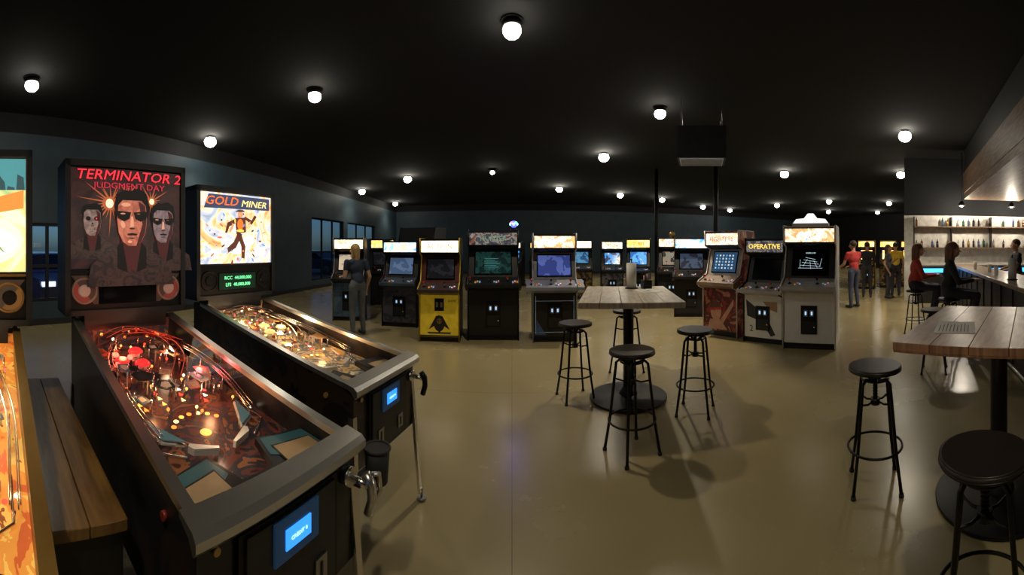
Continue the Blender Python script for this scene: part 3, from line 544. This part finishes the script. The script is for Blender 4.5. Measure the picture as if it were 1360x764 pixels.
cabinet(2.02,10.8,unit(-.15,-1),.64,1.75,marq=M_or,title='ROAD',tcol=T_rd,low=art('low_yel',[(.3,.18,.04),(.03,.03,.03),(.2,.05,.03)],6,.05),screen=scr('screen_a',[(.02,.06,.15),(.06,.2,.35),(.3,.3,.3)],9,.8))
cabinet(2.82,10.3,unit(-.2,-1),.64,1.72,marq=M_wh,title='ALIEN',tcol=T_dk,low=art('low_mix',[(.15,.15,.15),(.04,.04,.05),(.2,.06,.04)],6,.04),screen=scr('screen_b',[(.02,.03,.08),(.06,.25,.6),(.5,.6,.7)],8,1.0))
cabinet(3.25,9.35,unit(-.4,-1),.66,1.76,marq=M_ye,title='QUEST',tcol=T_rd,low=BLACK,screen=scr('screen_c',[(.03,.12,.4),(.1,.35,.7),(.6,.5,.35)],7,1.0),extra={'low':lowred})
cabinet(3.85,8.55,unit(-.5,-1),.70,1.78,marq=M_gl,title='CLIMB',tcol=T_bl,low=BLACK,screen=scr('screen_d',[(.02,.02,.02),(.2,.16,.12),(.06,.18,.18)],9,.8),extra={'top':lambda b,w,k:(b.cyl((0,.4,1.75*k),(0,.4,1.76*k),.1,STEEL),b.sph((0,.4,1.83*k),.08,mat('gold_ball',(.5,.35,.1),.3,.8)))})
cabinet(3.72,7.2,unit(-.5,-1),.76,1.74,marq=M_bl,title='CHAMP',tcol=T_wh,low=BLACK,screen=scr('screen_e',[(.02,.02,.03),(.04,.06,.10),(.06,.06,.12)],8,.6),cpw=.84,players=3)
fR=unit(-.90,-.44)
redside=art('red_side_art',[(.28,.03,.025),(.08,.015,.015),(.40,.10,.05),(.5,.34,.22),(.15,.02,.02)],2.4,.06,2)
def lowr7(b,iw,k):
    SK=mat('print_skin',(.45,.22,.13),.4,emit=.05); HR=mat('print_hair',(.10,.04,.03),.4); RB=mat('print_band',(.5,.04,.03),.4)
    b.disc(-.08,.42,.11,.15,SK,.110); b.disc(-.10,.53,.12,.07,HR,.109); b.shp([(-.2,.47),(.04,.5),(.04,.46),(-.2,.43)],RB,.108); b.shp([(-.25,.12),(-.2,.28),(.0,.30),(.15,.12)],SK,.109); b.shp([(.05,.2),(.27,.55),(.27,.65),(.02,.3)],SK,.108)
    for sx in(-.11,-.05): b.disc(sx,.43,.012,.008,HR,.107)
def scr7(b,sw,sh):
    for r in range(5):
        for c in range(6): b.bx(-sw*.8+c*sw*.28,-sw*.8+c*sw*.28+.03,-.0135,-.012,-sh*.7+r*sh*.32,-sh*.7+r*sh*.32+.028,em('cell_%d'%((r+c)%3),[(.4,.65,.9),(.1,.35,.7),(.7,.7,.65)][(r+c)%3],.9))
cabinet(3.27,5.42,fR,.70,1.80,side=redside,marq=M_wh,title='FIGHTERS',tcol=T_rd,low=art('low_red_art',[(.22,.03,.025),(.07,.015,.015),(.35,.12,.06),(.4,.25,.16)],3,.05,2),door=False,bez=mat('bez_white',(.40,.37,.33),.4),cp=mat('cp_red',(.3,.22,.17),.4),trim=WHITE,extra={'low':lowr7,'screen':scr7},screen=scr('screen_f',[(.02,.05,.10),(.03,.09,.17)],5,.9),cpw=.74)
def low8(b,iw,k):
    I=mat('gun_print',(.03,.03,.035),.4); b.shp([(-iw+.03,.68),(.05,.45),(.22,.15),(.14,.12),(-.02,.34),(-iw+.05,.42)],I,.1085); b.shp([(.0,.66),(.25,.66),(.25,.5),(.1,.55)],mat('flesh_print',(.35,.2,.12),.4),.1083); b.text('2',(-.2,.107,.22),.14,I)
cabinet(3.57,4.62,fR,.70,1.66,marq=M_dk,title='OPERATIVE',tcol=T_ye,low=WHITE,cpw=.76,cp=mat('cp_white',(.42,.40,.37),.4),extra={'low':low8},screen=DARKGLASS,players=3,trim=BLACK)
def top9(b,w,k):
    L_=em('topper_light',(.95,.93,.85),1.3); b.bx(-.28,.28,.24,.36,1.75*k,1.79*k,WHITE)
    b.prism([(-.27,1.79*k),(-.22,1.85*k),(-.10,1.86*k),(-.04,1.93*k),(.04,1.93*k),(.10,1.86*k),(.22,1.85*k),(.27,1.79*k)],'y',.26,.34,L_)
def scr9(b,sw,sh):
    E=em('wire_white',(.6,.8,.85),1.2)
    for i in range(5): b.box((-sw*.6+i*sw*.3,-.0135,-sh*.15+.02*math.sin(i*2)),(.003,.001,sh*.7),E,(0,.5*math.sin(i*1.7),0)); b.box((0,-.0135,-sh*.5+i*sh*.2),(sw*(1.4-.2*i),.001,.003),E,(0,.05*i,0))
    b.text('SCORE 2150',(0,-.014,sh*.75),.028,E)
def side9(b,w,k):
    for sx in(-1,1):
        b.bx(sx*(w/2+.001),sx*(w/2+.003),.14,.44,.2*k,.95*k,mat('side_decal',(.52,.50,.47),.4)); b.prism([(.2,.3),(.4,.55),(.38,.8),(.25,.6)],'x',sx*(w/2+.003),sx*(w/2+.005),mat('decal_grey',(.35,.33,.30),.4))
cabinet(3.86,3.86,unit(-.88,-.64),.80,1.84,side=WHITE,marq=M_gl,title='FORCE',tcol=T_wh,low=WHITE,bez=BLACK,cp=mat('cp_lgrey',(.4,.39,.37),.4),trim=WHITE,cpw=.82,screen=DARKGLASS,extra={'top':top9,'screen':scr9,'side':side9},players=2,sc=(.66,.36))
for (x,y) in ((11.1,8.1),(11.95,7.7),(12.7,7.2)): cabinet(x,y,unit(-.8,-.5),.64,1.8,marq=M_ye,low=art('low_yel',[(.5,.3,.05)],6,.05),screen=scr('screen_g',[(1,.7,.2),(.9,.4,.1),(.3,.5,.9)],6,2),side=mat('yellow_side',(.5,.3,.05),.4))
for (x,y) in ((6.4,10.5),(7.3,10.1),(8.2,9.9),(-3.9,14.5),(-2.8,14.8),(0,15),(1,15.1)): cabinet(x,y,unit(-.3,-1),.66,1.76,marq=random.choice([M_bl,M_ye,M_or,M_wh]),low=BLACK,screen=scr('screen_b',[(.02,.03,.1)],12,1.3))
b=B(); b.cyl((0,0,0),(0,0,.03),.06,BLKM); b.cyl((0,0,.03),(0,0,.06),.02,BLKM)
b.sph((0,0,.11),.06,mat('party_dome',(.05,.04,.2),.2,emit=2,ecol=(.15,.15,1)))
for k in range(8):
    a=k*.785; b.sph((.055*math.cos(a),.055*math.sin(a),.11+.02*(k%2)),.022,[em('pl_blue',(.1,.3,1),9),em('pl_green',(.1,1,.3),5),em('pl_mag',(.8,.1,.9),6)][k%3],seg=8)
o=b.finish('party_light',(.03,6.4,1.80)); lamp('POINT','party_glow',(0,-.02,.30),7,(.25,.25,1),.2,o)
b=B(); b.bx(-.42,.42,-.32,.32,0,.55,mat('duct_metal',(.03,.032,.035),.5,.5)); b.bx(-.38,.38,-.28,.28,-.012,0,mat('grille_light',(.55,.55,.52),.5,emit=.12))
for k in range(9): b.box((0,-.24+.06*k,-.016),(.74,.02,.008),STEEL)
for sx in(-.35,.35):
    for sy in(-.25,.25): b.cyl((sx,sy,.55),(sx,sy,CH-3.05),.006,STEEL,seg=6)
b.finish('hanging_air_unit',(3.25,5.9,3.05),-.5)
for (x,y) in ((4.75,7.9),(4.6,11.4)):
    b=B(); b.cyl((0,0,0),(0,0,CH),.06,BLKM); b.box((0,0,.01),(.25,.25,.02),BLKM); b.finish('steel_column',(x,y,0))
# ------------------------------------------------------------------ bar
ub=math.atan2(.5,.865)
def P(a,c): return (3.3+a*.865+c*.5, .525+a*.5-c*.865)
BW=woodmat('bar_top_wood',(.16,.10,.06),(.36,.26,.18),.3,(2,12,1)); BF=mat('bar_front_dark',(.02,.017,.016),.5)
b=B(); L=6.9
b.bx(0,L,-.62,0.0,1.03,1.08,BW); b.bx(.06,L,-.52,-.08,0,1.03,BF)
for k in range(12): b.bx(.1+k*.57,.14+k*.57,-.08,-.06,.1,1.0,mat('bar_batten',(.03,.026,.023),.5))
b.tube([(.1,.05,.2),(L-.1,.05,.2)],.02,STEEL,10)
for k in range(6): b.box((.3+k*1.25,-.005,.2),(.02,.13,.02),STEEL)
b.finish('bar_counter',(3.3,.525,0),ub,.004)
towel(*P(1.7,.2),1.08)
GLS=mat('drinking_glass',(.5,.45,.35),.05,emit=.1)
for (a,c) in ((2.6,.2),(3.3,.25),(4.4,.2),(5.0,.3)):
    b=B(); b.cyl((0,0,0),(0,0,.14),.03,GLS,r1=.04,seg=16); b.ring((0,0,.14),.039,.002,PAPER,16,5); b.finish('pint_glass',(*P(a,c),1.08))
b=B(); b.bx(0,5.6,-1.5,0,2.95,CH,mat('soffit_dark',(.015,.014,.013),.6)); b.bx(-.02,5.6,-1.52,.02,2.8,2.95,W4); b.bx(-.02,5.6,0,.03,2.95,3.5,W4)
b.finish('bar_soffit',(*P(1.2,.35),0),ub)
EW=mat('bar_wall_paint',(.66,.63,.58),.6); EL=7.75
b=B(); b.bx(EL,EL+.15,-5.2,1.25,0,2.45,EW); b.bx(EL,EL+.15,-5.2,1.25,2.45,CH,WD); b.finish('wall_bar',(3.3,.525,0),ub)
b=B()
for z in (1.5,2.1): b.bx(EL-.24,EL-.005,-3.6,1.0,z,z+.03,W4)
for c in(-3.55,-2.4,-1.25,-.1,.97): b.bx(EL-.24,EL-.005,c-.015,c+.015,1.5,2.4,BLKM)
b.finish('bar_shelf',(3.3,.525,0),ub)
b=B(); rr=random.Random(2)
BC=[mat('bottle_%d'%i,c,.1,emit=.05) for i,c in enumerate([(.12,.05,.015),(.02,.07,.03),(.3,.3,.27),(.2,.12,.03),(.02,.02,.03),(.05,.08,.15)])]
for z in(1.531,2.131):
    for i in range(30):
        c=-3.45+i*.15
        if rr.random()<.35 or min(abs(c-q) for q in(-3.55,-2.4,-1.25,-.1,.97))<.06: continue
        r=rr.uniform(.028,.038); h=rr.uniform(.13,.17); m=rr.choice(BC); yy=EL-.12
        b.cyl((yy,c,z),(yy,c,z+h),r,m,seg=12); b.cyl((yy,c,z+h),(yy,c,z+h+.04),r,m,r1=.012,seg=12); b.cyl((yy,c,z+h+.04),(yy,c,z+h+.08),.012,m,seg=8)
b.finish('liquor_bottles',(3.3,.525,0),ub)
b=B(); b.bx(EL-.6,EL-.02,-3.6,.9,0,.98,BF); b.bx(EL-.62,EL-.02,-3.62,.92,.98,1.02,STEEL); b.bx(EL-.63,EL-.615,-3.6,.9,.84,.95,em('blue_led_strip',(.05,.35,1),3)); b.finish('back_bar_cooler',(3.3,.525,0),ub)
b=B(); b.bx(EL-.05,EL-.006,-4.9,-3.8,1.3,2.3,FR); b.bx(EL-.06,EL-.048,-4.86,-3.84,1.34,2.26,em('bar_window_glow',(.6,.75,.85),1.6)); b.finish('bar_bright_window',(3.3,.525,0),ub)  # glowing panel standing in for a bright window in the bar wall
for a,c,top in((6.95,.3,CH),(6.95,1.7,CH),(6.95,3.0,CH)):
    b=B(); b.cyl((0,0,top-2.65),(0,0,.1),.01,BLKM,seg=8); b.cyl((0,0,.12),(0,0,0),.04,BLKM,r1=.11); b.sph((0,0,.02),.05,em('pendant_bulb',(1,.85,.6),20))
    o=b.finish('pendant_lamp',(*P(a,c),2.65)); lamp('POINT','pendant_glow',(0,0,-.12),60,(1,.88,.7),.06,o)
# ------------------------------------------------------------------ people
def sdf_cap(p,a,b_,ra,rb):
    a=np.array(a);b_=np.array(b_);d=b_-a; t=np.clip(((p-a)@d)/max(1e-9,d@d),0,1); return np.linalg.norm(p-(a+t[:,None]*d),axis=1)-(ra+(rb-ra)*t)
def grow(prims,vox,smooth=2):
    bm=bmesh.new()
    for pr in prims:
        if pr[0]=='c':
            _,a,c,ra,rb,m=pr; a=Vector(a);c=Vector(c)
            for q,r in((a,ra),(c,rb)): bmesh.ops.create_icosphere(bm,subdivisions=3,radius=r,matrix=Matrix.Translation(q))
            d=c-a
            if d.length>1e-4: bmesh.ops.create_cone(bm,cap_ends=True,segments=20,radius1=ra,radius2=rb,depth=d.length,matrix=Matrix.Translation((a+c)/2)@d.to_track_quat('Z','Y').to_matrix().to_4x4())
        else:
            _,c,r,m=pr; bmesh.ops.create_icosphere(bm,subdivisions=3,radius=1,matrix=Matrix.Translation(c)@Matrix.Diagonal((*r,1)))
    me=D.meshes.new('g'); bm.to_mesh(me); bm.free(); o=D.objects.new('g',me); S.collection.objects.link(o)
    r=o.modifiers.new('r','REMESH'); r.mode='VOXEL'; r.voxel_size=vox
    s=o.modifiers.new('s','SMOOTH'); s.iterations=smooth; s.factor=.5
    dg=bpy.context.evaluated_depsgraph_get(); out=D.meshes.new_from_object(o.evaluated_get(dg)); D.objects.remove(o); D.meshes.remove(me)
    n=len(out.polygons); C=np.empty(n*3); out.polygons.foreach_get('center',C); C=C.reshape(-1,3)
    ds=[]; 
    for pr in prims:
        if pr[0]=='c': ds.append(sdf_cap(C,*pr[1:5]))
        else: r_=np.array(pr[2]); ds.append((np.linalg.norm((C-np.array(pr[1]))/r_,axis=1)-1)*r_.min())
    lab=np.argmin(np.array(ds),axis=0); ms=[]
    for pr in prims:
        if pr[-1] not in ms: ms.append(pr[-1])
    idx=np.array([ms.index(pr[-1]) for pr in prims])[lab]
    for m in ms: out.materials.append(m)
    out.polygons.foreach_set('material_index',idx.astype(np.int32)); out.polygons.foreach_set('use_smooth',np.ones(n,dtype=bool)); out.update()
    return out
def person(x,y,f,J,shirt,pants,hairc,skin=(.52,.30,.20),long_hair=False,sleeve='short',shoe=(.03,.03,.03),k=1.0,woman=False,name='person',headyaw=0):
    SK=mat('skin_%d'%int(skin[0]*100),skin,.5,var=.06); SH=mat('shirt_%d_%d_%d'%tuple(int(c*100) for c in shirt),shirt,.85,bump=.1); PA=mat('trousers_%d_%d'%(int(pants[0]*100),int(pants[2]*100)),pants,.85,bump=.1); HA=mat('hair_%d'%int(hairc[0]*100),hairc,.6); SO=mat('shoes_%d'%int(shoe[0]*100),shoe,.5)
    g=lambda n:J[n]
    pel=Vector(g('pelvis')); ch=Vector(g('chest')); nk=Vector(g('neck')); hd=Vector(g('head')); sw=.15 if woman else .18
    B_=[('e',pel,(.155 if woman else .15,.11,.12),PA),('e',pel.lerp(ch,.45),(.125 if woman else .14,.095,.13),SH),('e',ch,(.155 if woman else .175,.11,.16),SH),
        ('c',ch+Vector((-sw*.55,0,.10)),ch+Vector((sw*.55,0,.10)),.075,.075,SH),('c',pel+Vector((0,0,.06)),pel.lerp(ch,.4),.115,.115,SH),('c',nk,hd+Vector((0,.01,-.03)),.05,.047,SK)]
    if woman: B_+= [('e',ch+Vector((sx*.06,-.075,-.01)),(.055,.05,.055),SH) for sx in(-1,1)]
    for s in('l','r'):
        sh,el,wr=[Vector(g(s+q)) for q in('sh','el','wr')]; hp,kn,an,to=[Vector(g(s+q)) for q in('hip','kn','an','to')]
        B_+=[('c',sh,sh.lerp(el,.5),.058,.052,SH),('c',sh.lerp(el,.5),el,.046 if sleeve=='short' else .05,.038 if sleeve=='short' else .046,SK if sleeve=='short' else SH),('c',el,wr,.040,.028 if sleeve=='short' else .033,SK if sleeve=='short' else SH),
             ('c',hp,kn,.088,.060,PA),('c',kn,kn.lerp(an,.4),.060,.056,PA),('c',kn.lerp(an,.4),an,.056,.045,PA),('c',an+Vector((0,.03,-.035)),to,.040,.036,SO)]
    parts=[grow(B_,.016,3)]
    HM=Matrix.Translation(hd)@Matrix.Rotation(headyaw,4,'Z'); H=lambda a,b,c:tuple(HM@Vector((a,b,c)))
    Hp=[('e',H(0,.005,.02),(.076,.094,.10),SK),('e',H(0,-.025,-.04),(.056,.062,.062),SK),('c',H(0,-.085,.01),H(0,-.105,-.018),.009,.014,SK),('e',H(0,-.075,-.058),(.024,.016,.008),SK)]
    for sx in(-1,1): Hp+=[('e',H(sx*.078,.01,-.002),(.010,.02,.03),SK),('e',H(sx*.05,-.06,-.02),(.025,.03,.025),SK)]
    Hp+=[('e',H(0,.022,.045),(.086,.098,.092),HA)]
    if long_hair: Hp+=[('c',H(0,.06,.02),H(0,.085,-.16),.075,.05,HA),('c',H(-.065,.02,.03),H(-.07,.04,-.13),.028,.022,HA),('c',H(.065,.02,.03),H(.07,.04,-.13),.028,.022,HA)]
    parts.append(grow(Hp,.007,2))
    for s,sx in(('l',-1),('r',1)):
        el,wr=Vector(g(s+'el')),Vector(g(s+'wr')); d=(wr-el).normalized(); up=Vector((0,0,1)) if abs(d.z)<.8 else Vector((0,-1,0)); sd=d.cross(up).normalized(); nrm=sd.cross(d).normalized()
        if nrm.z>0 or (abs(d.z)>=.8 and nrm.y>0): nrm=-nrm
        hp=[]
        for i in range(4):
            o_=(i-1.5)*.019; base=wr+d*.085+sd*o_; Lf=[.064,.074,.070,.056][i]
            hp+=[('c',wr+sd*o_*.6,base,.014,.012,SK)]
            p1=base+d*Lf*.5+nrm*.008; p2=p1+d*Lf*.3+nrm*.018; p3=p2+d*Lf*.1+nrm*.018
            hp+=[('c',base,p1,.0090,.0085,SK),('c',p1,p2,.0085,.0078,SK),('c',p2,p3,.0078,.0068,SK)]
        inn=sd*(-1 if (sd.x*sx)>0 else 1)
        t0=wr+d*.025+inn*.02; t1=t0+d*.03+inn*.026+nrm*.008; t2=t1+d*.028+inn*.006+nrm*.01
        hp+=[('c',t0,t1,.013,.0105,SK),('c',t1,t2,.0105,.008,SK)]
        parts.append(grow(hp,.005,1))
    bb=B(); EY=mat('eye_dark',(.02,.015,.012),.2); EW_=mat('eye_white',(.6,.58,.55),.3); LP=mat('lips',(.35,.12,.10),.5)
    for sx in(-1,1):
        bb.sph(H(sx*.030,-.077,.008),.012,EW_,seg=10); bb.sph(H(sx*.030,-.086,.008),.006,EY,seg=8); bb.box(H(sx*.030,-.088,.030),(.028,.008,.006),HA)
    bb.sph(H(0,-.087,-.057),.018,LP,(1,.4,.3),8)
    bm=bb.bm
    for pm in parts:
        off=[]
        for m in pm.materials: off.append(bb.mi(m))
        n0=len(bm.faces); bm.from_mesh(pm); bm.faces.ensure_lookup_table()
        for fc in bm.faces[n0:]: fc.material_index=off[fc.material_index]
        D.meshes.remove(pm)
    o=bb.finish(name,(x,y,0),math.atan2(f[0],-f[1]),normals=False); o.scale=(k,k,k); return o
def stand(lean=0,arms=None,step=0):
    J=dict(pelvis=(0,0,.95),chest=(0,-lean*.4,1.25),neck=(0,-lean*.6,1.42),head=(0,-.02-lean*.8,1.57),
      lhip=(-.09,0,.90),rhip=(.09,0,.90),lkn=(-.10,-.03-step*.5,.49),rkn=(.10,-.02+step*.3,.49),lan=(-.11,.02-step,.09),ran=(.11,.02+step,.09),lto=(-.12,-.14-step,.04),rto=(.13,-.14+step,.04),
      lsh=(-.19,-lean*.5,1.36),rsh=(.19,-lean*.5,1.36),lel=(-.26,.03-lean*.3,1.08),rel=(.26,.03-lean*.3,1.08),lwr=(-.25,-.10,.86),rwr=(.25,-.10,.86))
    if arms=='play':
        J.update(lel=(-.25,-.10,1.10),rel=(.25,-.10,1.10),lwr=(-.16,-.34,1.04),rwr=(.16,-.34,1.04))
    if arms=='phone':
        J.update(rel=(.24,-.05,1.10),rwr=(.10,-.26,1.24))
    return J
def sit(h=.76):
    z=h-.95+.10
    return dict(pelvis=(0,0,.95+z),chest=(0,-.03,1.24+z),neck=(0,-.05,1.42+z),head=(0,-.08,1.56+z),lhip=(-.09,-.02,.92+z),rhip=(.09,-.02,.92+z),lkn=(-.13,-.42,.90+z),rkn=(.13,-.42,.90+z),
      lan=(-.12,-.33,.44+z),ran=(.12,-.33,.44+z),lto=(-.12,-.48,.38+z),rto=(.12,-.48,.38+z),lsh=(-.18,-.03,1.35+z),rsh=(.18,-.03,1.35+z),lel=(-.24,-.14,1.10+z),rel=(.24,-.14,1.10+z),lwr=(-.12,-.36,1.12+z),rwr=(.12,-.36,1.12+z))
person(-2.60,5.98,unit(-.75,.6),stand(.12,'phone'),(.025,.035,.07),(.12,.13,.15),(.42,.26,.10),(.55,.33,.22),True,k=.93,woman=True)
person(7.5,5.85,unit(.2,1),stand(.03,'play'),(.45,.04,.04),(.06,.07,.12),(.05,.03,.02))
person(10.15,6.25,unit(.7,.6),stand(.03),(.80,.52,.04),(.04,.04,.06),(.03,.02,.015))
person(9.3,6.75,unit(.8,.5),stand(.05,'play'),(.02,.02,.025),(.04,.04,.05),(.03,.02,.015),sleeve='long')
person(9.55,6.15,unit(.3,-1),stand(.0,'phone'),(.10,.10,.12),(.05,.05,.06),(.10,.06,.03),woman=True,long_hair=True,k=.95)
stool(5.87,3.20,.1); stool(5.17,2.24,.1)
person(5.87,3.22,unit(.6,-.9),sit(),(.50,.07,.05),(.03,.03,.05),(.20,.09,.05),(.6,.36,.26),True,woman=True,sleeve='long')
person(5.17,2.26,unit(.45,-.9),sit(),(.03,.03,.035),(.03,.03,.04),(.20,.13,.08),(.55,.33,.24),True,woman=True,sleeve='long')
a_=P(4.6,1.15); person(a_[0],a_[1],unit(-.5,.86),stand(.03,'play'),(.03,.03,.035),(.03,.03,.04),(.05,.03,.02))
# ------------------------------------------------------------------ camera: 156 deg cylindrical phone panorama
cam=D.cameras.new('camera'); co=D.objects.new('camera',cam); S.collection.objects.link(co); co.location=(0,0,1.5); co.rotation_euler=(math.pi/2,0,0); S.camera=co
cam.lens=13.2; cam.sensor_width=36; cam.clip_start=.02; cam.clip_end=200
cam.type='PANO'
hold=cam if hasattr(cam,'panorama_type') else cam.cycles
try:
    hold.panorama_type='CENTRAL_CYLINDRICAL'
    hold.central_cylindrical_range_u_min=-1.36; hold.central_cylindrical_range_u_max=1.36
    hold.central_cylindrical_range_v_min=-434/500; hold.central_cylindrical_range_v_max=330/500; hold.central_cylindrical_radius=1
except Exception as e:
    hold.panorama_type='EQUIRECTANGULAR'
    hold.longitude_min=-1.36; hold.longitude_max=1.36; hold.latitude_min=-math.atan(.868); hold.latitude_max=math.atan(.66)
S.view_settings.view_transform='Standard'
